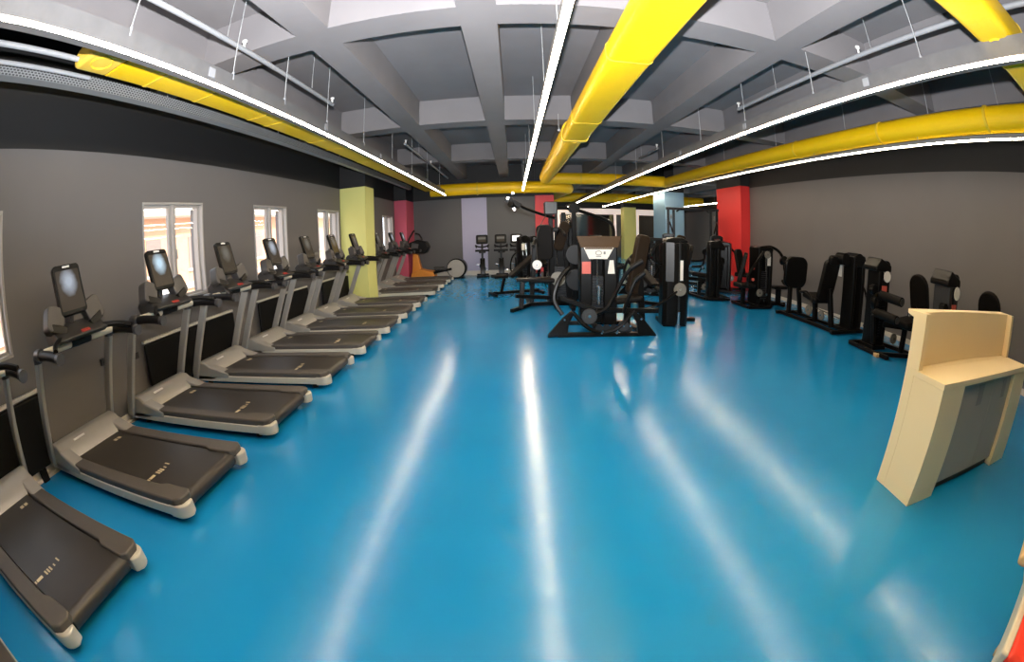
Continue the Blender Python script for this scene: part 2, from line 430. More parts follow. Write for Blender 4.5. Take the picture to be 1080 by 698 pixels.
# ------------------------------------------------------------------ black boards and sockets on the window wall
for (a, c, lab) in ((-.3, 1.60, 'black board against the window wall, nearest the camera'),
                    (3.2, 5.08, 'black board with a pale top edge under the second window from the left'),
                    (5.8, 7.62, 'black board under the third window from the left'),
                    (8.3, 9.85, 'black board under the window next to the yellow pillar')):
    t = thing('wall_board', lab, 'board', (XL + .07, (a + c) / 2, 0), group='black boards along the window wall')
    h = (c - a) / 2
    b = MB(); b.box((.035, 0, .41), (.05, 2 * h, .60)); b.build('panel', M['board'], t, bevel=.03)
    b = MB(); b.box((.02, 0, .735), (.05, 2 * h, .03)); b.build('top_rail', M['white_trim'], t, bevel=.004)
    for s in (-1, 1):
        b = MB(); b.box((.035, s * (h - .25), .055), (.05, .08, .11)); b.build('foot', M['board'], t)
for y, z, lab in ((2.59, .70, 'small dark socket on the wall behind the treadmill with the nearest screen'), (3.12, .62, 'small dark socket beside the black board under the second window from the left')):
    b = MB(); b.box((XL + .015, y, z), (.03, .07, .07)); b.cyl((XL + .03, y, z), (XL + .045, y, z), .02, 10)
    tag(b.build('wall_socket', M['dkgrey'], bevel=.006), lab, 'socket')

# ------------------------------------------------------------------ treadmills
def make_treadmill():
    t = thing('treadmill', '', 'treadmill', group='treadmills in the row along the window wall')
    b = MB()
    for s in (-1, 1): b.span((-.98, s * .405, .058), (.86, s * .437, .132))
    b.span((-.9, -.40, .065), (.80, .40, .11), 1)
    b.build('base_frame', [M['silver_light'], M['black']], t, bevel=.012)
    for s in (-1, 1):
        pol = [(.84, .30), (.975, .30)] + [(.915 + .085 * math.cos(R(a)), .352 + .085 * math.sin(R(a))) for a in range(0, 91, 15)] + [(.84, .437)]
        b = MB(); b.prism([(x, s * y) for x, y in pol], 'z', .048, .138); b.build('end_cap', M['silver_light'], t, bevel=.012)
        pol = [(-.66, .295), (.66, .295), (.72, .265), (.93, .262), (.965, .30), (.955, .39), (.91, .43), (-.72, .43)]
        b = MB(); b.prism([(x, s * y) for x, y in pol], 'z', .125, .182); b.build('foot_rail', M['rail_grey'], t, bevel=.014)
        for fx in (-.80, .78):
            b = MB(); b.cyl((fx, s * .34, 0), (fx, s * .34, .075), .035, 12); b.build('levelling_foot', M['black'], t)
    pr = [(-.68, .10), (-.68, .163), (.90, .163)] + [(.90 + .055 * math.sin(R(a)), .108 + .055 * math.cos(R(a))) for a in range(15, 181, 15)] + [(.80, .055)]
    b = MB(); b.prism(pr, 'y', -.285, .285)
    for (x, y, sx, sy) in ((.55, -.17, .03, .06), (.55, -.10, .05, .014), (.55, -.075, .05, .014), (.55, -.05, .05, .014), (.55, -.01, .03, .012), (.53, .04, .05, .012), (.55, -.215, .03, .012)):
        b.box((x - .05, y - .06, .1635), (sx, sy, .002), mi=1)
    for (x, y) in ((-.45, .19), (-.45, .14)): b.box((x, y, .1635), (.05, .035, .002), mi=1)
    b.build('belt', [M['belt'], M['mark']], t)
    hood = [(-.99, .05), (-1.03, .10), (-1.02, .19), (-.96, .262), (-.86, .295), (-.76, .285), (-.68, .235), (-.60, .175), (-.58, .12), (-.60, .06)]
    b = MB(); b.prism(hood, 'y', -.437, .437); ho = b.build('motor_hood', M['silver'], t, bevel=.035, seg=3)
    for s in (-1, 1):
        b = MB(); b.prism([(-.72, .10), (-.72, .25), (-.64, .225), (-.50, .19), (-.38, .165), (-.38, .10)], 'y', s * .30, s * .441); b.build('hood_arm', M['silver'], ho, bevel=.02)
    b = MB(); b.box((-.722, -.14, .268), (.022, .15, .006), rot=(0, R(32), 0)); b.build('badge', M['logo'], ho)
    for s in (-1, 1):
        b = MB(); b.bar((-.97, s * .452, .09), (-.57, s * .452, 1.035), .105, .05, up=(0, 1, 0)); b.build('upright', M['silver'], t, bevel=.018)
        hr = MB(); hr.tube(spline([(-.545, s * .452, 1.045), (-.40, s * .452, 1.06), (-.22, s * .452, 1.055), (-.08, s * .452, 1.04)], 4), .038, 10)
        h = hr.build('handrail', M['grip'], t)
        e = MB(); e.tube(spline([(-.575, s * .452, 1.0), (-.56, s * .452, 1.055), (-.46, s * .452, 1.064)], 4), .049, 12); e.build('elbow', M['cup'], h)
        e = MB(); e.tube([(-.10, s * .452, 1.042), (-.055, s * .452, 1.036)], .044, 12); e.build('end_ring', M['cup'], h)
    b = MB(); b.cyl((-.47, -.42, 1.065), (-.47, .42, 1.065), .033, 12); c = b.build('crossbar', M['cream_tube'], t)
    b = MB(); b.cyl((-.47, -.10, 1.065), (-.47, .14, 1.065), .04, 12); b.build('heart_grip', M['black'], c)
    for s in (-1, 1):
        b = MB(); b.tube(spline([(-.50, s * .12, 1.13), (-.36, s * .26, 1.13), (-.25, s * .38, 1.115), (-.14, s * .445, 1.085)], 4), [.024] * 13, 8); b.build('stop_arm', M['black'], t)
    # console
    b = MB(); b.prism([(-.36, 1.09), (-.30, 1.12), (-.44, 1.19), (-.60, 1.22), (-.66, 1.16), (-.62, 1.08)], 'y', -.29, .29)
    cb = b.build('console_base', M['dkgrey'], t, bevel=.02)
    b = MB(); b.box((-.345, .03, 1.135), (.04, .10, .03), rot=(0, R(25), 0)); b.build('stop_key', M['redacc'], cb, bevel=.006)
    for s in (-1, 1):
        b = MB(); b.pad((-.50, s * .235, 1.265), (.20, .22, .12), .05, rot=(R(-16), R(-s * 20), R(90))); b.build('cup_holder', M['cup'], cb, bevel=.018)
        b = MB(); b.box((-.43, s * .225, 1.195), (.05, .17, .07), rot=(R(s * 20), R(-14), R(s * 8))); b.build('cup_rim', M['black'], cb, bevel=.008)
    Rt = (R(-17), 0, R(90))
    b = MB(); b.pad((-.53, 0, 1.475), (.325, .42, .045), .04, rot=Rt); d = b.build('display', M['black'], t, bevel=.008)
    Tm = Matrix.Translation((-.53, 0, 1.475)) @ Euler(Rt).to_matrix().to_4x4()
    # the pad's +y side after the turn faces the front wall; the screen sits on the -y side
    b = MB(); b.prism(rrect(.275, .335, .012), 'y', -.0262, -.022, T=Tm @ Matrix.Translation((0, 0, -.008))); sc = b.build('screen', M['screen_a'], d)
    b = MB(); b.box((0, -.024, .188), (.085, .004, .016), T=Tm); b.build('logo_plate', M['logo'], d)
    b = MB(); b.bar((-.60, 0, 1.16), (-.575, 0, 1.40), .12, .05, up=(0, 1, 0)); b.build('mast', M['dkgrey'], d, bevel=.01)
    return t, sc
t0, sc0 = make_treadmill()
sm = {'a': sc0.data}
for k in 'bc':
    me = sc0.data.copy(); me.materials[0] = M['screen_' + k]; sm[k] = me
TR = [
    (-0.56, 'a', 'treadmill at the lower left corner of the photo, only its dark corner showing'),
    (0.66, 'a', 'treadmill at the lower left, its belt and uprights cut by the left edge'),
    (1.95, 'a', 'treadmill with the nearest screen, showing a pale emblem before bare grey wall'),
    (3.2, 'b', 'treadmill with the second screen from the left, bright blue before a window'),
    (4.44, 'c', 'treadmill with the third screen from the left, dim against grey wall between two windows'),
    (5.63, 'a', 'treadmill with the fourth screen from the left, pale in front of a narrow bright window'),
    (6.82, 'c', 'treadmill with the fifth screen from the left, dim against bare grey wall'),
    (7.99, 'c', 'treadmill with the sixth screen from the left, at the window beside the yellow pillar'),
    (9.2, 'c', 'treadmill with the seventh screen from the left, before the front of the yellow pillar'),
    (10.97, 'c', 'treadmill with the eighth screen from the left, just beyond the yellow pillar'),
    (12.35, 'a', 'treadmill second from the far end of the row, its screen before the farthest window'),
    (13.65, 'a', 'treadmill at the far end of the row, next to the orange trainer'),
]
for i, (y, s, lab) in enumerate(TR):
    o = t0 if i == 0 else copy_tree(t0)
    o.location = (-2.95, y, 0); o['label'] = lab
    for c in o.children:
        if c.name.startswith('display'):
            for g in c.children:
                if g.name.startswith('screen'): g.data = sm[s]

# ------------------------------------------------------------------ ceiling services
def led_line(name, x, z, y0, y1, lab, w=.075, wires=(), wtop=ZB, hz=.07, wx=0, side=0):
    t = thing(name, lab, 'ceiling light', (x, y0, z), group='linear ceiling lights')
    b = MB()
    if side:                                   # strip fixed to the side of a tray, shining across the room
        a = R(62); n = Vector((side * math.cos(a), -math.sin(a))); u = Vector((n.y, -n.x)) * (w / 2)
        if u.y < 0: u = -u
        c = Vector((side * .016, .012))
        q = [c + u, c - u, c - u - n * .010, c + u - n * .010]
        b.prism([tuple(v) for v in q], 'y', 0, y1 - y0); b.build('housing', M['alu'], t, smooth=False)
        q = [c + u * .92, c - u * .92, c - u * .92 + n * .002, c + u * .92 + n * .002]
        b = MB(); b.prism([tuple(v) for v in q], 'y', .01, y1 - y0 - .01)
    else:
        b.span((-w / 2, 0, .012), (w / 2, y1 - y0, hz)); b.build('housing', M['alu'], t, smooth=False)
        b = MB(); b.span((-w / 2 + .004, .01, 0), (w / 2 - .004, y1 - y0 - .01, .0125))
    b.build('diffuser', M['led'], t, smooth=False)
    for y in wires:
        b = MB(); b.cyl((wx, y - y0, hz), (wx, y - y0, wtop - z), .005, 6); b.build('suspension_wire', M['wire'], t)
    return t
def cable_tray(x0, x1, z0, z1, y0, y1, lab, wires, wx, perforated=False, cat='cable tray', m='galv', name='cable_tray', wt=ZC - .01):
    t = thing(name, lab, cat, ((x0 + x1) / 2, y0, z0), group='cable trays under the ceiling')
    w = (x1 - x0) / 2; L = y1 - y0; h = z1 - z0
    b = MB(); b.span((-w, 0, 0), (w, L, .006)); b.span((-w, 0, .006), (-w + .006, L, h)); b.span((w - .006, 0, .006), (w, L, h))
    b.build('tray', M['perforated' if perforated else m], t, smooth=False)
    k = int(L / 2.4)
    for i in range(k + 1):
        b = MB(); b.box((w + .002 if wx >= (x0 + x1) / 2 else -w - .002, .3 + i * 2.4, h * .55), (.012, .08, h * .5)); b.build('joint_plate', M['pipe'], t)
    for y in wires:
        b = MB(); b.cyl((wx - (x0 + x1) / 2, y - y0, h * .8), (wx - (x0 + x1) / 2, y - y0, wt - z0), .006, 6); b.build('suspension_wire', M['wire'], t)
        b = MB(); b.cyl((wx - (x0 + x1) / 2, y - y0, h * .7), (wx - (x0 + x1) / 2, y - y0, h * 1.15), .014, 8); b.build('wire_clamp', M['pipe'], t)
    return t
cable_tray(-2.36, -2.26, 2.895, 3.06, -2.5, 14.8, 'long galvanised tray over the left light line, hung beside the left yellow duct', (1.6, 2.92, 3.9, 5.04, 6.5, 8.2, 9.9, 11.8, 13.8), -2.27)
led_line('linear_light', -2.258, 2.870, -.4, 14.8, 'leftmost linear light, under a steel tray above the treadmills', w=.036, side=1)
led_line('linear_light', .37, 2.94, -.4, 14.8, 'linear light hanging left of the wide yellow duct in mid ceiling', w=.062, hz=.08, wires=(1.5, 3.0, 4.5, 6.6, 8.6, 10.8, 13.0, 14.5), wtop=ZC - .01)
cable_tray(3.02, 3.13, 2.895, 3.05, -2.5, 25, 'long steel tray over the right light line, hung right of the wide yellow duct', (.55, 1.86, 3.46, 5.0, 6.5, 8.4, 10.4, 12.6, 15), 3.04, m='galv')
led_line('linear_light', 3.018, 2.868, -.4, 25, 'linear light under the steel tray, right of the wide yellow duct', w=.036, side=-1)
led_line('linear_light', 5.1, 2.94, -.4, 24.5, 'rightmost long linear light, along the right grey wall below the round yellow duct', w=.04, hz=.06, wires=(1.5, 3.5, 6, 8.5, 11, 13.6), wtop=3.06)
led_line('linear_light', 8.95, 2.94, 13.5, 21.6, 'short linear light far back, between the blue and red pillars', w=.07, hz=.06, wires=(15, 18, 21), wtop=ZC - .01)
cable_tray(-3.23, -3.13, 3.01, 3.12, -2.5, 13.5, 'perforated cable tray along the left yellow duct above the windows', (.6, 3, 5.4, 7.8, 10.2), -3.22, perforated=True)
# sprinkler and service pipes
def pipe(name, pts, r, lab, heads=(), drops=(), cat='pipe'):
    t = thing(name, lab, cat, tuple(pts[0]), group='pipes under the ceiling'); o = Vector(pts[0])
    b = MB(); b.tube([Vector(p) - o for p in pts], r, 10); b.build('pipe', M['pipe'], t)
    for h in heads:
        b = MB(); p = Vector(h) - o; b.cyl(p, p + Vector((0, 0, .10)), .014, 8); b.cyl(p + Vector((0, 0, .08)), p + Vector((0, 0, .10)), .028, 8); b.build('sprinkler_head', M['logo'], t)
    for h in drops:
        b = MB(); p = Vector(h) - o; b.cyl(p, (p.x, p.y, ZC - o.z), .005, 6); b.build('hanger_rod', M['wire'], t)
    return t
pipe('sprinkler_pipe', [(-2.40, .8, 3.46), (-2.40, 5.5, 3.46)], .026, 'sprinkler pipe ending above the left light line, near the camera', [(-2.40, 3.2, 3.46), (-2.40, 5.48, 3.46)], [(-2.40, 1.4, 3.46), (-2.40, 2.9, 3.46), (-2.40, 4.8, 3.46)])
pipe('sprinkler_pipe', [(-2.12, 8.6, 3.44), (-2.12, 14.6, 3.44)], .026, 'far sprinkler pipe above the left light line', [(-2.12, 8.7, 3.44), (-2.12, 11.5, 3.44)], [(-2.12, 10, 3.44), (-2.12, 13, 3.44)])
pipe('sprinkler_pipe', [(3.36, -.5, 3.45), (3.36, 5.7, 3.45)], .026, 'sprinkler pipe ending above the right light line', [(3.36, 2.9, 3.45), (3.36, 5.68, 3.45)], [(3.36, 1.2, 3.45), (3.36, 2.7, 3.45), (3.36, 4.6, 3.45)])
pipe('sprinkler_pipe', [(3.28, 9.4, 3.45), (3.28, 10.9, 3.45)], .026, 'short far sprinkler pipe above the right light line', [(3.28, 9.45, 3.45)], [(3.28, 10.7, 3.45)])
pipe('service_pipe', [(-2.92, -2.2, 3.12), (-2.92, 1.62, 3.12)], .022, 'grey service pipe running into the near end of the left yellow duct', (), [(-2.92, .2, 3.12), (-2.92, -1.0, 3.12)])
pipe('service_pipe', [(-3.05, -2.2, 3.06), (-3.05, 1.8, 3.06)], .018, 'thin service pipe between the perforated tray and the left yellow duct', (), [(-3.05, .5, 3.06), (-3.05, -1.2, 3.06)])

def rect_duct(b, x0, x1, z0, z1, y0, y1, r=.08, mi=0, n=4):
    pol = [((x0 + x1) / 2 + p, (z0 + z1) / 2 + q) for p, q in rrect(x1 - x0, z1 - z0, r, n)]
    b.prism(pol, 'y', y0, y1, mi)
def duct(name, lab): return thing(name, lab, 'duct', group='yellow ventilation ducts')
D = duct('ventilation_duct', 'yellow duct with a rounded near end on the left, above the treadmills')
b = MB(); rect_duct(b, -2.99, -2.545, 3.055, 3.23, 1.92, 14.85, .06); b.build('duct_body', M['yellow'], D, bevel=0)
b = MB(); rect_duct(b, -3.0, -2.54, 3.05, 3.235, 1.55, 1.92, .09, n=6); e = b.build('end_cap', M['duct_end'], D, bevel=.05, seg=3)
b = MB(); b.tube([(-2.76 + .10 * math.cos(2 * PI * i / 20), 1.72 + .10 * math.sin(2 * PI * i / 20), 3.049) for i in range(20)], .009, 6, closed=True); b.build('inspection_ring', M['yellow_band'], e)
for y in (2.4, 3.15, 4.2, 4.6, 5.9, 6.6, 8.1, 9.7, 11.4):
    b = MB(); rect_duct(b, -2.995, -2.54, 3.05, 3.235, y, y + .035, .062); b.build('joint_band', M['yellow_band'], D)
D = duct('ventilation_duct', 'wide bright yellow duct running down the middle of the ceiling')
b = MB(); rect_duct(b, .855, 1.29, 3.06, 3.27, -2.5, 7.3, .07)
b.tube([(1.075, 7.3, 3.25), (1.075, 12.0, 3.26), (1.075, 13.95, 3.26)], [.215, .21, .19], 20)
b.build('duct_body', M['yellow'], D)
for y in (1.35, 3.6, 6.0): 
    b = MB(); rect_duct(b, .85, 1.295, 3.055, 3.275, y, y + .03, .072); b.build('joint_band', M['yellow_band'], D)
b = MB(); rect_duct(b, .84, 1.305, 3.045, 3.285, 7.22, 7.30, .072); b.build('flange', M['yellow_band'], D)
for x in (.81, 1.335):
    b = MB(); b.box((x, 7.26, 3.25), (.05, .03, .03)); b.cyl((x, 7.26, 3.25), (x, 7.26, ZB), .006, 6); b.build('hanger_rod', M['wire'], D)
D = duct('ventilation_duct', 'round yellow duct across the back, joining the wide middle duct to the right round duct')
b = MB(); b.tube([(.95, 14.15, 3.26), (5.1, 14.15, 3.26)], .19, 20); b.build('duct_body', M['yellow'], D)
for x in (2.2, 3.6):
    b = MB(); b.cyl((x, 14.15, 3.26), (x + .05, 14.15, 3.26), .198, 20); b.build('joint_band', M['yellow_band'], D)
D = duct('ventilation_duct', 'round yellow duct along the back wall, ending in an elbow at the coral pillar')
b = MB(); b.tube([(-2.8, 15.1, 3.08)] + spline([(1.2, 15.1, 3.08), (1.75, 15.2, 3.08), (1.98, 15.6, 3.08), (2.0, 16.4, 3.12)], 5) + [(2.0, 22.2, 3.3)], .21, 20); b.build('duct_body', M['yellow'], D)
for x in (-1.2, .4):
    b = MB(); b.cyl((x, 15.1, 3.08), (x + .05, 15.1, 3.08), .23, 20); b.build('joint_band', M['yellow_band'], D)
D = duct('ventilation_duct', 'dim yellow duct far back, behind the blue pillar')
b = MB(); b.tube([(2.0, 22.5, 3.3), (10.4, 22.5, 3.3)], .24, 20); b.build('duct_body', M['yellow'], D)
for x in (3.6, 5.4):
    b = MB(); b.cyl((x, 22.5, 3.3), (x + .05, 22.5, 3.3), .26, 20); b.build('joint_band', M['yellow_band'], D)
D = duct('ventilation_duct', 'round yellow duct along the right wall above the rightmost light')
b = MB(); b.tube([(5.25, 1.35, 3.22), (5.22, 6, 3.22), (5.2, 14.3, 3.24)], .16, 20); b.build('duct_body', M['yellow'], D)
for y in (2.2, 4.3, 6.6, 9.0, 11.5):
    b = MB(); b.cyl((5.22, y, 3.22), (5.22, y + .04, 3.22), .168, 20); b.build('joint_band', M['yellow_band'], D)
for y in (2.0, 3.3, 5.2, 7.4, 9.8):
    b = MB(); b.cyl((5.22, y, 3.38), (5.22, y, ZC), .006, 6); b.build('hanger_rod', M['wire'], D)
D = duct('ventilation_duct', 'yellow duct crossing the top right corner of the photo')
b = MB(); b.prism([(1.01 + p, 3.22 + q) for p, q in rrect(.37, .36, .08, 5)], 'x', 1.25, 5.5); b.build('duct_body', M['yellow'], D)
for x in (2.3, 3.5):
    b = MB(); b.prism([(1.01 + p, 3.22 + q) for p, q in rrect(.385, .375, .08, 5)], 'x', x, x + .03); b.build('joint_band', M['yellow_band'], D)
b = MB(); b.tube([(3.1 + .09 * math.cos(2 * PI * i / 20), 1.01 + .09 * math.sin(2 * PI * i / 20), 3.037) for i in range(20)], .009, 6, closed=True); b.build('inspection_ring', M['yellow_band'], D)

# ------------------------------------------------------------------ reception desk
t = thing('reception_desk', 'cream reception desk with raised back counter and recessed doors, near right', 'desk', (2.43, 1.345, 0), R(-3.0))
L = 1.70
for x0, x1 in ((0, .32), (1.37, L)):
    b = MB(); b.span((x0, 0, 0), (x1, .30, .78)); b.build('side_panel', M['desk'], t, bevel=.004)
b = MB(); b.span((-.003, -.004, .78), (L + .003, .30, .82)); b.build('worktop', M['desk'], t, bevel=.003)
inner = [(0, .265), (.055, .265)] + [(.055 + (L - .11) * i / 16, .325 + .045 * math.sin(PI * i / 16)) for i in range(17)] + [(L - .055, .265), (L, .265)]
b = MB(); b.prism(inner + [(L, .39), (0, .39)], 'z', .82, 1.172); b.prism([(0, .30), (L, .30), (L, .39), (0, .39)], 'z', 0, .82); b.build('front_panel', M['desk'], t, bevel=.003)
b = MB(); b.prism([(.388, 1.13), (.388, 1.172), (.45, 1.172), (.45, 1.145)], 'x', 0, L); b.build('top_lip', M['desk'], t, bevel=.003)
b = MB(); b.span((.32, .05, .72), (1.37, .29, .78)); b.span((.32, .26, .06), (1.37, .28, .72)); b.build('carcass', M['desk'], t)
for x0, x1 in ((.325, .95), (.955, 1.365)):
    b = MB(); b.span((x0, .035, .07), (x1, .055, .765)); d = b.build('door', M['desk_door'], t, bevel=.003)
    b = MB(); b.span((x1 - .30 if x0 < .5 else x0 + .22, .031, .60), (x1 - .20 if x0 < .5 else x0 + .30, .035, .75)); b.build('handle_tape', M['film'], d)
b = MB(); b.span((.32, .07, 0), (1.37, .26, .065)); b.build('plinth', M['desk_dark'], t)

# red seat at the lower right corner, close to the camera
t = thing('chair', 'red seat with pale side rail and wooden arm end at the lower right corner', 'chair', (1.88, -.27, 0), R(16))
b = MB(); b.box((0, 0, .41), (.62, .60, .10)); b.build('seat', M['redseat'], t, bevel=.03, seg=3)
b = MB(); b.box((0, 0, .345), (.66, .66, .05)); b.span((-.31, .295, .36), (.33, .345, .455)); b.span((-.31, -.345, .36), (.33, -.295, .455)); b.build('seat_frame', M['cream_tube'], t, bevel=.015)
for sx in (-1, 1):
    for sy in (-1, 1):
        b = MB(); b.bar((sx * .26, sy * .19, 0), (sx * .26, sy * .22, .33), .05, .05); b.build('leg', M['wood'], t, bevel=.008)
b = MB(); b.box((.34, 0, .72), (.07, .60, .56), rot=(0, R(8), 0)); b.build('backrest', M['redseat'], t, bevel=.03, seg=3)
for sy in (-1, 1):
    b = MB(); b.bar((.26, sy * .32, .38), (.26, sy * .45, .56), .045, .045); b.bar((.03, sy * .46, .575), (.40, sy * .46, .575), .06, .05); b.build('armrest', M['wood'], t, bevel=.018)

# ------------------------------------------------------------------ gym machines
def part(t, name, mats, fn, bevel=.006):
    b = MB(); fn(b); return b.build(name, mats, t, bevel=bevel)
def tower(t, x, y, w, d, h, face=(0, -1), grey=False, placard=True):
    """shrouded weight stack: two side shields, stack of plates, rods, cap"""
    o = part(t, 'weight_tower', M['shroud_grey' if grey else 'shroud'], lambda b: (
        b.prism([(x - w / 2 + p, y + q) for p, q in [(0, -d / 2), (.09, -d / 2), (.11, 0), (.09, d / 2), (0, d / 2), (-.02, 0)]], 'z', .06, h - .03),
        b.prism([(x + w / 2 + p, y + q) for p, q in [(0, -d / 2), (-.09, -d / 2), (-.11, 0), (-.09, d / 2), (0, d / 2), (.02, 0)]], 'z', .06, h - .03),
        b.span((x - w / 2, y - d * .18, .08), (x + w / 2, y + d * .18, h - .12))), .02)
    part(o, 'tower_cap', M['shroud'], lambda b: b.prism([(x - w / 2 - .01, h - .10), (x + w / 2 + .01, h - .10), (x + w / 2 - .02, h - .02), (x + w / 4, h), (x - w / 4, h), (x - w / 2 + .02, h - .02)], 'y', y - d / 2 - .01, y + d / 2 + .01), .02)
    part(o, 'tower_foot', M['frame'], lambda b: b.span((x - w / 2 - .03, y - d / 2 - .03, 0), (x + w / 2 + .03, y + d / 2 + .03, .07)), .01)
    fx, fy = face
    cx, cy = x + fx * (w / 2 + .01), y + fy * d * .19
    def plates(b):
        for i in range(14):
            z = .16 + i * .045
            if fy: b.span((x - w / 2 + .10, y + fy * d * .18, z), (x + w / 2 - .10, y + fy * d * .36, z + .038))
    if fy:
        part(o, 'weight_stack', M['stack'], plates, 0)
        for s in (-1, 1):
            part(o, 'guide_rod', M['chrome'], lambda b: b.cyl((x + s * w * .16, y + fy * d * .27, .1), (x + s * w * .16, y + fy * d * .27, h - .1), .012, 8), 0)
        if placard:
            part(o, 'placard', [M['placard_w'], M['placard_r']], lambda b: (b.box((x + w * .2, y + fy * (d / 2 + .004), h - .32), (.10, .006, .20)),), 0)
    return o
def frame(t, segs, w=.075, h=.06, name='base_frame', m='frame', bevel=.012):
    return part(t, name, M[m], lambda b: [b.bar(p, q, w, h) for p, q in segs], bevel)
def pad(t, name, c, s, r, rot, m='uphol'):
    return part(t, name, M[m], lambda b: b.pad(c, s, r, rot), .02)
def tubes(t, name, pts, r=.022, m='frame', smooth=True, n=5):
    return part(t, name, M[m], lambda b: b.tube(spline(pts, n) if smooth else pts, r, 8), 0)
def grip(t, p, q, r=.022): return part(t, 'hand_grip', M['grip'], lambda b: b.cyl(p, q, r, 10), 0)
def pulley(t, c, axis, r=.09, m='pulley'):
    c = Vector(c); a = Vector(axis).normalized()
    o = part(t, 'pulley', M[m], lambda b: (b.cyl(c - a * .012, c + a * .012, r, 24), b.cyl(c - a * .018, c + a * .018, r * .55, 16)), 0)
    part(o, 'hub', M['chrome'], lambda b: b.cyl(c - a * .024, c + a * .024, r * .2, 10), 0)
    return o
G = 'black weight machines'

def leg_press(lab, loc, rz):
    """local: sits facing +y, plate at +y, tower at -y on the +x side"""
    t = thing('leg_press_machine', lab, 'weight machine', loc, rz, G)
    frame(t, [((-.18, -.95, .04), (-.18, .95, .04)), ((.18, -.95, .04), (.18, .95, .04)), ((-.3, .93, .04), (.3, .93, .04)), ((-.3, -.93, .04), (.62, -.93, .04)), ((-.18, .1, .04), (.18, .1, .04)), ((.18, -.45, .04), (.62, -.45, .04))])
    tower(t, .42, -.72, .34, .32, 1.38, face=(0, 1))
    part(t, 'tower_lobe', M['shroud'], lambda b: (b.cyl((.42, -.88, 1.29), (.42, -.54, 1.29), .12, 18), b.cyl((.10, -.80, 1.28), (.10, -.56, 1.28), .11, 18)), .01)
    part(t, 'placard', M['placard_w'], lambda b: b.box((.17, -.56, 1.08), (.006, .10, .24)), 0)
    pad(t, 'backrest', (-.02, -.42, .86), (.38, .78, .10), .10, (R(17), 0, 0))
    pad(t, 'headrest', (-.02, -.60, 1.24), (.30, .16, .10), .06, (R(17), 0, 0))
    part(t, 'seat', M['uphol'], lambda b: b.box((-.02, -.08, .50), (.42, .46, .10), rot=(R(8), 0, 0)), .035)
    frame(t, [((-.02, -.1, .05), (-.02, -.05, .46)), ((-.02, -.62, .05), (-.02, -.48, .72))], .08, .1, 'seat_post')
    frame(t, [((-.16, .66, .06), (-.10, .74, .80)), ((.16, .66, .06), (.10, .74, .80))], .075, .09, 'plate_post')
    part(t, 'foot_plate', M['shroud'], lambda b: b.pad((0, .70, .88), (.60, .64, .10), .18, (R(6), 0, 0), n=6), .03)
    tubes(t, 'push_lever', [(-.05, .76, .62), (-.05, 1.0, .60), (-.05, 1.12, .66)], .035)
    for s in (-1, 1):
        tubes(t, 'side_handle', [(s * .26 - .02, -.28, .44), (s * .28 - .02, -.12, .60), (s * .28 - .02, .10, .58)], .02)
        grip(t, (s * .28 - .02, .0, .585), (s * .28 - .02, .12, .58), .026)
    tubes(t, 'rear_loop', [(.64, -.62, .92), (.80, -.70, .74), (.82, -.82, .40), (.66, -.90, .12)], .025)
    pulley(t, (0, .16, .22), (1, 0, 0), .10); pulley(t, (0, -.26, .20), (1, 0, 0), .09)
    tubes(t, 'cable', [(0, .16, .31), (0, -.26, .29), (.3, -.6, .18)], .008, 'dkgrey')
    return t
def fly_machine(lab, loc, rz):
    """local: tower behind (+x), arm swinging over to +x, slanted pad on -x"""
    t = thing('fly_machine', lab, 'weight machine', loc, rz, G)
    frame(t, [((-.42, -.38, .04), (.2, -.38, .04)), ((-.42, -.38, .04), (-.42, .38, .04)), ((-.42, .38, .04), (.2, .38, .04)), ((-.1, -.38, .04), (-.1, .38, .04)), ((.1, 0, .04), (.95, .10, .04)), ((.72, -.2, .04), (.72, .35, .04))])
    tower(t, .12, .02, .40, .44, 1.34, face=(0, -1))
    pad(t, 'backrest', (-.34, .10, .82), (.36, .72, .09), .12, (R(14), 0, R(60)))
    part(t, 'seat', M['uphol'], lambda b: b.box((-.40, -.12, .48), (.40, .38, .10)), .035)
    frame(t, [((-.38, -.05, .05), (-.38, -.05, .46))], .09, .09, 'seat_post')
    part(t, 'lever_arm', M['frame'], lambda b: b.tube(spline([(.05, -.12, 1.30), (.30, -.14, 1.33), (.55, -.15, 1.22), (.68, -.16, 1.02), (.70, -.16, .84), (.82, -.18, .78), (1.05, -.2, .76)], 5), [.035] * 31, 10), 0)
    part(t, 'arm_joint', M['frame'], lambda b: b.cyl((.62, -.26, 1.08), (.68, -.08, 1.02), .085, 16), .01)
    grip(t, (.86, -.19, .775), (1.07, -.2, .76), .034)
    grip(t, (.80, -.2, .62), (1.06, -.22, .60), .034)
    tubes(t, 'lower_arm', [(.70, -.16, .84), (.74, -.18, .66), (.84, -.2, .62)], .028)
    tubes(t, 'front_lever', [(.0, -.28, 1.22), (-.22, -.36, 1.02), (-.44, -.38, .74), (-.46, -.36, .58)], .03)
    grip(t, (-.46, -.36, .66), (-.46, -.36, .50), .03)
    part(t, 'foot_rest', M['uphol'], lambda b: b.box((.70, .06, .42), (.42, .26, .07)), .03)
    frame(t, [((.70, .06, .05), (.70, .06, .40))], .09, .12, 'rest_post')
    pulley(t, (.12, -.26, 1.16), (0, 1, 0), .08); pulley(t, (-.10, -.32, .34), (0, 1, 0), .08)
    part(t, 'weight_pin', M['chrome'], lambda b: b.cyl((.12, -.20, .30), (.12, -.28, .30), .03, 10), 0)
    for z in (.62, .86): part(t, 'adjuster_knob', M['placard_r'], lambda b: b.cyl((-.30, -.30, z), (-.30, -.34, z), .03, 10), 0)
    tubes(t, 'cable', [(.12, -.26, 1.24), (.12, -.24, .72), (.12, -.24, .3)], .008, 'dkgrey')
    return t
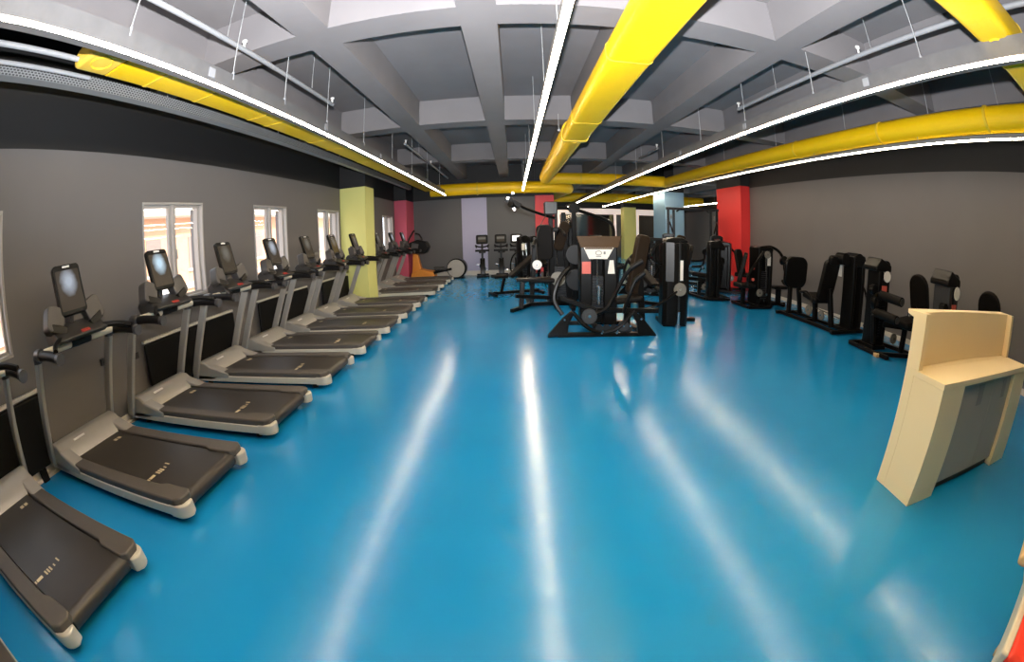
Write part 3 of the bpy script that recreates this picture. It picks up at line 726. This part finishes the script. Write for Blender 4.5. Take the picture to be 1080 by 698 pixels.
def leg_curl(lab, loc, rz, grey=False):
    """local: user faces -x on the seat at +x; tower at +y; roller pads along y"""
    t = thing('leg_curl_machine', lab, 'weight machine', loc, rz, G)
    frame(t, [((-.35, .05, .04), (-.35, .75, .04)), ((-.35, .75, .04), (.25, .75, .04)), ((.25, .75, .04), (.50, -.25, .04)), ((-.35, .05, .04), (.50, -.25, .04)), ((-.30, .05, .04), (-.30, -.2, .04))])
    tower(t, .02, .54, .28, .32, 1.37, face=(0, -1), grey=grey, placard=False)
    part(t, 'tower_crown', M['shroud'], lambda b: b.prism([(-.22, 1.26), (-.10, 1.40), (.17, 1.30), (.17, 1.20), (-.22, 1.20)], 'y', .36, .72), .02)
    part(t, 'placard', M['placard_w'], lambda b: b.cyl((.04, .345, 1.13), (.04, .335, 1.13), .085, 20), 0)
    part(t, 'warning_label', M['placard_r'], lambda b: b.box((-.02, .34, .92), (.13, .006, .14)), 0)
    for z, x in ((.86, -.16), (.60, -.24)):
        o = part(t, 'roller_pad', M['uphol'], lambda b: b.cyl((x, .28, z), (x, -.24, z - .02), .07, 18), .012)
        part(o, 'roller_end', M['dkgrey'], lambda b: b.cyl((x, -.24, z - .02), (x, -.25, z - .02), .05, 16), 0)
    part(t, 'lever_arm', M['frame'], lambda b: (b.bar((-.16, .34, .88), (-.24, .34, .56), .09, .06), b.bar((-.24, .34, .56), (-.20, .30, .12), .08, .06), b.bar((0, .34, .74), (-.20, .34, .72), .12, .10)), .015)
    part(t, 'cam', M['frame'], lambda b: (b.cyl((-.14, .30, .74), (-.14, .40, .74), .15, 20), b.cyl((-.22, .36, .92), (-.22, .46, .92), .08, 16)), .01)
    part(t, 'seat', M['uphol'], lambda b: b.box((.22, -.08, .52), (.46, .42, .10), rot=(0, R(-7), 0)), .035)
    pad(t, 'backrest', (.52, -.06, .92), (.42, .66, .09), .19, (R(-14), 0, R(90)))
    frame(t, [((.22, -.02, .05), (.22, -.05, .48)), ((.52, -.05, .05), (.56, -.05, .9)), ((.0, .3, .42), (.5, -.05, .42))], .075, .085, 'seat_post')
    part(t, 'handle', M['frame'], lambda b: b.tube(spline([(.2, -.30, .46), (.12, -.32, .62), (.02, -.32, .66)], 4), .02, 8), 0)
    part(t, 'knob', M['chrome'], lambda b: b.cyl((.1, -.2, .64), (.1, -.2, .72), .025, 10), 0)
    part(t, 'foot', M['wood'], lambda b: b.box((-.35, .02, .03), (.09, .09, .06)), .01)
    pulley(t, (.10, .1, .24), (0, 1, 0), .08)
    return t
def chest_press(lab, loc, rz, sign=True):
    """local: front towards -y; wide base with splayed feet, stack in the middle"""
    t = thing('chest_press_machine', lab, 'weight machine', loc, rz, G)
    frame(t, [((-.66, -.32, .03), (.70, -.32, .03)), ((-.60, -.30, .03), (-.52, .50, .03)), ((.64, -.30, .03), (.52, .50, .03)), ((-.52, .50, .03), (.52, .50, .03)), ((-.05, -.30, .04), (-.05, .6, .04))], .09, .06)
    for s in (-1, 1):
        part(t, 'foot', M['frame'], lambda b: b.prism([(s * .52, .03), (s * .80, .0), (s * .80, .03), (s * .60, .26), (s * .46, .38), (s * .42, .34), (s * .50, .2)], 'y', -.38, -.28), .012)
        part(t, 'foot_brace', M['frame'], lambda b: b.tube(spline([(s * .44, -.33, .36), (s * .30, -.36, .20), (s * .16, -.36, .10), (s * .02, -.34, .06)], 4), .03, 8), 0)
    part(t, 'weight_tower', M['shroud'], lambda b: (b.prism([(-.30, .0), (-.12, -.02), (-.10, .12), (-.12, .26), (-.30, .26), (-.32, .12)], 'z', .10, 1.32), b.prism([(.06, .0), (.26, -.02), (.28, .12), (.26, .26), (.06, .26), (.04, .12)], 'z', .10, 1.32), b.span((-.3, .10, .1), (.2, .2, 1.25))), .02)
    part(t, 'weight_stack', M['stack'], lambda b: [b.span((-.14, -.0, .30 + i * .042), (.05, .09, .335 + i * .042)) for i in range(13)], 0)
    part(t, 'stack_rod', M['chrome'], lambda b: (b.cyl((-.045, -.02, .66), (-.045, -.02, 1.14), .014, 8), b.cyl((-.02, -.03, .42), (-.02, -.03, .66), .035, 12), b.cyl((-.02, -.03, .65), (-.02, -.03, .70), .05, 12)), 0)
    part(t, 'top_beam', M['frame'], lambda b: b.span((-.32, -.02, 1.30), (.28, .24, 1.38)), .03)
    if sign:
        part(t, 'top_panel', M['placard_o'], lambda b: b.prism([(-.30, 1.27), (.27, 1.27), (.32, 1.44), (-.35, 1.44)], 'y', -.05, -.025), .005)
        o = part(t, 'instruction_plate', [M['placard_w'], M['placard_o']], lambda b: (b.prism([(-.17, 1.10), (.10, 1.10), (.20, 1.27), (-.25, 1.27)], 'y', -.055, -.045), b.span((-.23, -.057, 1.245), (.18, -.054, 1.268), 1)), 0)
        part(o, 'drawing', M['galv_dark'], lambda b: (b.tube([(-.03 + .045 * math.cos(a * PI / 6), -.056, 1.19 + .03 * math.sin(a * PI / 6)) for a in range(12)], .006, 5, closed=True), b.box((-.03, -.056, 1.14), (.08, .003, .012)), b.box((.06, -.056, 1.19), (.03, .003, .04))), 0)
        part(t, 'warning_label', M['placard_r'], lambda b: b.box((-.21, -.028, .97), (.13, .006, .18)), 0)
        part(t, 'white_label', M['placard_w'], lambda b: b.prism([(.11, .88), (.22, .88), (.20, 1.08), (.14, 1.08)], 'y', -.03, -.024), 0)
    pad(t, 'backrest', (.62, .16, 1.0), (.24, .95, .10), .08, (R(8), R(8), R(25)), 'brownpad')
    part(t, 'seat', M['uphol'], lambda b: b.box((.42, -.02, .50), (.42, .34, .09), rot=(0, R(-6), 0)), .035)
    frame(t, [((.42, .0, .05), (.42, -.02, .46)), ((.72, .22, .05), (.66, .2, .8))], .08, .1, 'seat_post')
    tubes(t, 'press_lever', [(-.10, -.34, .34), (.05, -.36, .42), (.16, -.34, .60), (.34, -.34, .92), (.52, -.38, 1.08)], .03)
    tubes(t, 'press_lever', [(.30, -.30, .34), (.38, -.34, .60), (.46, -.34, .80), (.58, -.36, .92)], .03)
    grip(t, (.40, -.36, 1.0), (.56, -.38, 1.10), .036); grip(t, (.46, -.34, .82), (.60, -.36, .93), .036)
    frame(t, [((-.62, -.26, .56), (-.1, -.30, .38)), ((-.1, -.30, .38), (.85, -.26, .36))], .06, .07, 'rocker_arm')
    part(t, 'curved_guard', M['frame'], lambda b: b.tube(spline([(-.58, -.2, .30), (-.70, -.15, .52), (-.62, -.1, .80), (-.46, -.05, .98)], 5), .035, 8), 0)
    pulley(t, (-.20, -.34, .30), (0, 1, 0), .11, 'dkgrey'); pulley(t, (.30, -.36, .16), (0, 1, 0), .08, 'dkgrey')
    part(t, 'plate_stack', M['stack'], lambda b: [b.cyl((-.06 + i * .11, -.36, .12), (-.06 + i * .11, -.33, .12), .06, 14) for i in range(5)], 0)
    for x, z in ((-.56, .26), (-.02, .06), (.2, .06), (.56, .26), (.4, .16)): part(t, 'bolt', M['chrome'], lambda b: b.cyl((x, -.385, z), (x, -.37, z), .016, 8), 0)
    return t
def cable_column(lab, loc, rz):
    """local: face -y; tall rounded weight tower with pulley and row arm going -x"""
    t = thing('cable_column', lab, 'weight machine', loc, rz, G)
    part(t, 'weight_tower', M['shroud'], lambda b: (b.prism([(-.22, -.10), (-.16, -.17), (.0, -.20), (.16, -.17), (.22, -.10), (.22, .18), (-.22, .18)], 'z', .02, 1.36), b.prism([(-.20, 1.36), (.20, 1.36), (.17, 1.41), (.08, 1.44), (-.08, 1.44), (-.17, 1.41)], 'y', -.16, .16)), .02)
    part(t, 'side_shield', M['shroud_grey'], lambda b: b.prism([(-.19, -.16), (-.06, -.208), (-.06, -.202), (-.19, -.15)], 'z', .74, 1.36), .003)
    part(t, 'groove', M['stack'], lambda b: b.span((.02, -.206, .04), (.05, -.19, 1.38)), 0)
    part(t, 'placard', M['placard_w'], lambda b: b.box((.065, -.21, .92), (.05, .006, .32)), 0)
    pulley(t, (.04, -.23, .62), (0, 1, 0), .105)
    part(t, 'row_arm', M['frame'], lambda b: b.tube(spline([(.0, -.22, .60), (-.2, -.28, .46), (-.48, -.30, .34), (-.8, -.2, .28)], 4), .022, 8), 0)
    part(t, 'floor_pin', M['chrome'], lambda b: (b.cyl((.03, -.22, .03), (.03, -.22, .26), .03, 12), b.cyl((.03, -.22, .0), (.03, -.22, .05), .045, 12)), 0)
    part(t, 'tower_foot', M['frame'], lambda b: (b.span((-.2, -.12, 0), (.2, .5, .05)), b.span((.1, .3, 0), (.5, .42, .06))), .01)
    part(t, 'top_handle', M['frame'], lambda b: b.tube(spline([(-.20, .05, 1.36), (-.32, .0, 1.30), (-.44, -.05, 1.14), (-.30, -.04, 1.02), (-.22, 0, 1.0)], 4), .016, 8), 0)
    part(t, 'rear_seat', M['uphol'], lambda b: b.box((.1, 1.0, .45), (.36, .42, .09)), .03)
    frame(t, [((.1, .2, .05), (.1, 1.3, .05)), ((.1, 1.0, .05), (.1, 1.0, .42)), ((-.2, 1.3, .03), (.4, 1.3, .03))], .08, .06)
    return t
def assisted_tower(lab, loc, rz):
    """local: tall multi station with overhead arms, front -y"""
    t = thing('multi_gym_tower', lab, 'weight machine', loc, rz, G)
    frame(t, [((-.68, -.62, .03), (-.30, .0, .05)), ((-.30, 0, .05), (.55, .10, .05)), ((.50, -.60, .03), (.55, .6, .04)), ((-.30, 0, .05), (-.35, .65, .04)), ((-.60, -.55, .3), (.1, -.3, .22))], .08, .07)
    frame(t, [((-.50, -.45, .04), (-.46, -.42, .55)), ((.18, .15, .05), (.14, .1, 1.95)), ((.5, .15, .05), (.4, .12, 1.9)), ((-.28, .05, .05), (-.18, .05, 1.4))], .08, .09, 'mast')
    tower(t, .35, .28, .5, .36, 1.6, face=(0, -1), placard=False)
    tubes(t, 'overhead_arm', [(.22, .05, 1.78), (-.10, 0, 1.88), (-.40, -.06, 2.00), (-.62, -.1, 2.14)], .028)
    part(t, 'arm_pad', M['frame'], lambda b: (b.bar((-.46, -.14, 2.02), (-.68, -.16, 2.16), .1, .10), b.cyl((-.70, -.20, 2.16), (-.70, -.02, 2.16), .07, 12), b.cyl((-.66, -.25, 2.06), (-.56, -.05, 2.04), .06, 12)), .01)
    for x, z in ((-.70, 2.18), (-.60, 2.28), (-.58, 1.96)): part(t, 'arm_cap', M['chrome'], lambda b: b.cyl((x, -.21, z), (x, -.23, z), .03, 10), 0)
    part(t, 'pulley_box', M['stack'], lambda b: b.box((.14, .0, 1.98), (.26, .22, .26)), .02)
    tubes(t, 'overhead_arm', [(.16, .0, 1.98), (.52, -.05, 1.97), (.90, -.1, 1.86), (1.28, -.12, 1.72), (1.38, -.14, 1.56), (1.38, -.16, 1.20)], .035)
    part(t, 'arm_joint', M['frame'], lambda b: b.cyl((.60, -.16, 1.98), (.60, .06, 1.98), .11, 16), .01)
    frame(t, [((.62, .1, .05), (.60, .0, 1.95))], .09, .09, 'mast')
    for s, z in ((-1, 1.3), (1, 1.5)):
        tubes(t, 'dip_arm', [(.05 + s * .18, -.05, z - .1), (.05 + s * .24, -.3, z + .05), (.05 + s * .30, -.55, z - .05)], .025)
        grip(t, (.05 + s * .28, -.44, z), (.05 + s * .30, -.58, z - .06), .032)
    pad(t, 'backrest', (.0, -.10, 1.30), (.32, .70, .09), .10, (R(6), 0, R(-12)))
    pad(t, 'backrest', (.34, -.10, 1.42), (.20, .60, .09), .08, (R(12), R(14), R(12)), 'brownpad')
    part(t, 'seat', M['uphol'], lambda b: b.box((-.10, -.36, .58), (.5, .42, .09)), .035)
    part(t, 'foot_platform', M['frame'], lambda b: b.box((-.35, -.46, .60), (.46, .22, .06)), .01)
    pulley(t, (-.18, -.50, .88), (0, 1, 0), .09, 'logo'); pulley(t, (.22, -.44, .60), (0, 1, 0), .14, 'pulley')
    part(t, 'weight_plate', M['stack'], lambda b: (b.cyl((.62, -.22, .55), (.62, -.15, .55), .22, 24), b.cyl((.60, -.22, 1.05), (.60, -.15, 1.05), .2, 24)), .01)
    tubes(t, 'cable', [(-.18, -.50, .97), (-.14, -.2, 1.5), (.12, 0, 1.95)], .008, 'dkgrey')
    part(t, 'placard', M['placard_w'], lambda b: b.box((.16, .09, 1.42), (.10, .006, .16)), 0)
    part(t, 'warning_label', M['placard_r'], lambda b: b.box((.42, .09, 1.46), (.08, .006, .12)), 0)
    return t
def upright_bike(lab, loc, rz, scr):
    t = thing('upright_bike', lab, 'exercise bike', loc, rz, 'upright bikes at the back wall')
    part(t, 'base', M['frame'], lambda b: (b.span((-.22, -.45, 0), (.22, -.37, .06)), b.span((-.22, .42, 0), (.22, .50, .06)), b.span((-.07, -.40, .03), (.07, .46, .12))), .02)
    part(t, 'front_column', M['silver_light'], lambda b: b.bar((0, -.32, .08), (0, -.18, .62), .12, .11), .02)
    part(t, 'drive_housing', M['shroud'], lambda b: b.prism([(-.38, .08), (.22, .08), (.30, .35), (.05, .62), (-.22, .66), (-.36, .4)], 'x', -.085, .085), .03)
    part(t, 'console_mast', M['dkgrey'], lambda b: b.bar((0, -.20, .58), (0, -.36, 1.16), .07, .07), .015)
    part(t, 'handlebar', M['grip'], lambda b: (b.tube(spline([(-.20, -.05, 1.02), (-.22, -.25, 1.10), (-.15, -.36, 1.06), (0, -.36, 1.04), (.15, -.36, 1.06), (.22, -.25, 1.10), (.20, -.05, 1.02)], 4), .026, 8), b.bar((-.24, -.38, .92), (.24, -.38, .92), .06, .07)), 0)
    d = part(t, 'console', M['black'], lambda b: b.pad((0, -.40, 1.30), (.40, .32, .06), .05, (R(-15), 0, 0)), .01)
    part(d, 'screen', M[scr], lambda b: b.pad((0, -.435, 1.31), (.26, .19, .012), .02, (R(-15), 0, 0)), 0)
    part(t, 'seat_post', M['chrome'], lambda b: b.cyl((0, .22, .4), (0, .30, .80), .025, 10), 0)
    part(t, 'saddle', M['uphol'], lambda b: b.prism([(-.04, .08), (.04, .08), (.06, .22), (.13, .38), (.10, .44), (-.10, .44), (-.13, .38), (-.06, .22)], 'z', .80, .87), .025)
    for s in (-1, 1):
        part(t, 'crank', M['chrome'], lambda b: (b.bar((s * .10, -.04, .32), (s * .10, -.04 + s * .12, .32 - s * .12), .03, .02), b.box((s * .16, -.04 + s * .12, .32 - s * .12), (.11, .09, .03))), .004)
    return t
def elliptical(lab, loc, rz):
    """local x runs along its length: orange base at -x, big flywheel at +x"""
    t = thing('elliptical_trainer', lab, 'cross trainer', loc, rz)
    part(t, 'base', M['orange'], lambda b: b.prism([(-.42, 0), (.42, 0), (.44, .12), (.36, .28), (.10, .32), (-.1, .38), (-.40, .24)], 'y', -.26, .26), .03)
    part(t, 'column', M['orange'], lambda b: b.prism([(-.40, .20), (-.02, .20), (-.12, .62), (-.18, .96), (-.34, .96), (-.36, .6)], 'y', -.13, .13), .03)
    part(t, 'console', M['black'], lambda b: (b.prism([(-.48, .92), (.12, .90), (.26, 1.12), (.16, 1.32), (-.16, 1.40), (-.46, 1.30)], 'y', -.22, .22),), .05)
    part(t, 'screen', M['cup'], lambda b: b.box((-.24, -.232, 1.15), (.24, .02, .26), rot=(0, R(12), 0)), .01)
    part(t, 'handlebar', M['grip'], lambda b: b.tube(spline([(-.42, -.28, 1.0), (-.44, -.3, 1.35), (-.30, -.28, 1.62), (-.24, -.2, 1.72)], 4), .03, 8), 0)
    part(t, 'handlebar', M['grip'], lambda b: b.tube(spline([(-.10, .28, 1.0), (-.06, .3, 1.30), (-.16, .28, 1.56), (-.30, .2, 1.62)], 4), .03, 8), 0)
    part(t, 'stride_rail', M['shroud'], lambda b: (b.bar((.35, -.18, .22), (1.02, -.18, .34), .07, .08), b.bar((.35, .18, .22), (1.02, .18, .34), .07, .08), b.bar((.40, -.2, .20), (.40, .2, .20), .06, .06)), .015)
    part(t, 'pedal', M['dkgrey'], lambda b: b.box((.62, -.18, .34), (.40, .16, .05)), .015)
    part(t, 'pedal', M['dkgrey'], lambda b: b.box((.52, .18, .38), (.40, .16, .05)), .015)
    w = part(t, 'flywheel', M['shroud'], lambda b: b.cyl((1.18, -.16, .345), (1.18, .22, .345), .345, 40), .02)
    part(w, 'flywheel_face', M['disc'], lambda b: (b.cyl((1.16, -.172, .345), (1.16, -.155, .345), .30, 40), b.cyl((1.16, -.182, .345), (1.16, -.17, .345), .05, 16)), .004)
    part(t, 'rear_foot', M['frame'], lambda b: b.span((.98, -.22, 0), (1.40, .26, .05)), .01)
    return t
def bench(lab, loc, rz):
    t = thing('weight_bench', lab, 'bench', loc, rz)
    frame(t, [((-.3, -.6, .03), (.3, -.6, .03)), ((-.3, .6, .03), (.3, .6, .03)), ((0, -.6, .06), (0, .6, .06)), ((0, -.4, .05), (0, -.3, .42)), ((0, .45, .05), (0, .3, .42))], .07, .07)
    part(t, 'seat', M['uphol'], lambda b: b.box((0, -.42, .46), (.30, .36, .08)), .03)
    pad(t, 'backrest', (0, .15, .68), (.30, .80, .08), .05, (R(-52), 0, 0))
    return t
def cable_crossover(lab, loc, rz):
    t = thing('cable_crossover', lab, 'weight machine', loc, rz, G)
    for s in (-1, 1):
        tower(t, s * .75, 0, .36, .34, 1.5, placard=False)
        frame(t, [((s * .75, -.1, 1.4), (s * .75, -.1, 2.25)), ((s * .58, .1, 1.4), (s * .58, .1, 2.25))], .08, .08, 'mast')
        tubes(t, 'pulley_arm', [(s * .75, -.12, 1.9), (s * .70, -.35, 1.8), (s * .62, -.5, 1.55)], .025)
        pulley(t, (s * .66, -.2, 2.0), (1, 0, 0), .07)
        pulley(t, (s * .66, -.22, .4), (1, 0, 0), .07)
    frame(t, [((-.82, 0, 2.26), (.82, 0, 2.26)), ((-.82, -.1, .04), (.82, -.1, .04)), ((-.82, -.4, .03), (-.82, .4, .03)), ((.82, -.4, .03), (.82, .4, .03))], .08, .08)
    part(t, 'pull_up_bar', M['grip'], lambda b: b.tube(spline([(-.5, -.2, 2.16), (-.3, -.2, 2.26), (.3, -.2, 2.26), (.5, -.2, 2.16)], 4), .02, 8), 0)
    return t

# machines against the right wall
leg_press('black leg machine with a big rounded foot plate, in front of the right grey wall', (5.62, 6.62, 0), 0)
fly_machine('black machine with an arched lever arm, beside the bright red pillar', (5.32, 8.45, 0), R(0))
leg_curl('black leg machine with two roller pads, left of the cream reception desk', (5.52, 4.28, 0), R(-4))
leg_curl('leg machine with a grey-sided tower standing behind the cream reception desk', (5.42, 2.72, 0), R(-2), grey=True)
# machines in the middle
chest_press('black chest press with a white instruction plate, in the centre foreground of the machines', (1.28, 6.40, 0), R(-3))
cable_column('tall smooth black weight column with a round pulley, right of the chest press', (2.60, 6.72, 0), R(-6))
assisted_tower('tallest black multi gym with raised overhead arms, left of the chest press', (.62, 8.75, 0), R(0))
M_FILL = [
    (cable_crossover, 'dark cable frame in front of the blue pillar, left of the red pillar', (5.35, 12.3, 0), R(-20)),
    (leg_press, 'dark leg machine behind the tall multi gym, before the coral pillar', (.95, 13.0, 0), R(200)),
    (fly_machine, 'dark arm machine between the tall multi gym and the chest press, further back', (1.7, 9.7, 0), R(160)),
    (chest_press, 'dark press machine behind the black weight column, by the blue pillar', (3.4, 10.3, 0), R(-25)),
    (leg_press, 'dark leg machine behind the chest press, facing the blue pillar', (3.0, 12.0, 0), R(-100)),
    (fly_machine, 'dark machine at the foot of the red pillar, beside the cable frame', (5.78, 10.75, 0), R(150)),
    (leg_curl, 'dark machine between the black weight column and the red pillar, further back', (4.75, 9.9, 0), R(170)),
]
for fn, lab, loc, rz in M_FILL:
    if fn is chest_press: fn(lab, loc, rz, sign=False)
    else: fn(lab, loc, rz)
bench('low black bench left of the tall multi gym', (.05, 10.6, 0), R(-70))
bench('low dark bench half hidden behind the smooth black weight column', (2.75, 8.6, 0), R(40))
upright_bike('black upright bike before the lavender strip, leftmost of the bikes at the back', (-1.08, 15.25, 0), R(4), 'screen_c')
upright_bike('black upright bike before the dark back wall, between the other two bikes', (-.42, 15.25, 0), R(0), 'screen_c')
upright_bike('upright bike with a glowing white screen at the back wall', (.14, 15.25, 0), R(-4), 'screen_w')
elliptical('orange trainer with a large grey flywheel at the far end of the treadmills', (-3.13, 15.0, 0), 0)

# ------------------------------------------------------------------ light, sky, camera
W = bpy.data.worlds.new('sky'); SC.world = W; W.use_nodes = True
bg = W.node_tree.nodes['Background']; bg.inputs[0].default_value = (.80, .88, 1.0, 1); bg.inputs[1].default_value = 4.0
s = bpy.data.lights.new('sun', 'SUN'); s.energy = 8; s.angle = R(1); s.color = (1, .93, .82)
so = bpy.data.objects.new('sun', s); COL.objects.link(so); so.rotation_euler = Euler((R(50), 0, R(65)))
# the photographer's flash, tilted up at the ceiling from just over the lens
f = bpy.data.lights.new('camera_flash', 'SPOT'); f.energy = 3600; f.spot_size = R(165); f.spot_blend = 1; f.shadow_soft_size = .03; f.color = (.93, .96, 1)
fo = bpy.data.objects.new('camera_flash', f); COL.objects.link(fo); fo.location = (0, .02, 1.76)
fo.rotation_euler = (R(90 + 52), 0, 0)

cam = bpy.data.cameras.new('camera'); co = bpy.data.objects.new('camera', cam); COL.objects.link(co)
cam.type = 'PANO'
for ob in (getattr(cam, 'cycles', None), cam):
    try:
        ob.panorama_type = 'FISHEYE_EQUISOLID'; ob.fisheye_lens = 462.4 / 1080 * 36; ob.fisheye_fov = PI
    except Exception: pass
cam.sensor_fit = 'HORIZONTAL'; cam.sensor_width = 36; cam.sensor_height = 36 * 698 / 1080
co.location = (0, 0, 1.5)
co.rotation_euler = (Matrix.Rotation(.0079, 3, 'Z') @ Matrix.Rotation(-.2245, 3, 'X') @ Matrix.Rotation(.0265, 3, 'Y') @ Matrix.Rotation(PI / 2, 3, 'X')).to_euler()
SC.camera = co
SC.view_settings.view_transform = 'Standard'; SC.view_settings.look = 'None'
SC.view_settings.gamma = 1; SC.view_settings.use_curve_mapping = False
SC.view_settings.exposure = 0.0
SC.cycles.use_denoising = True
SC.cycles.max_bounces = 8; SC.cycles.sample_clamp_indirect = 4
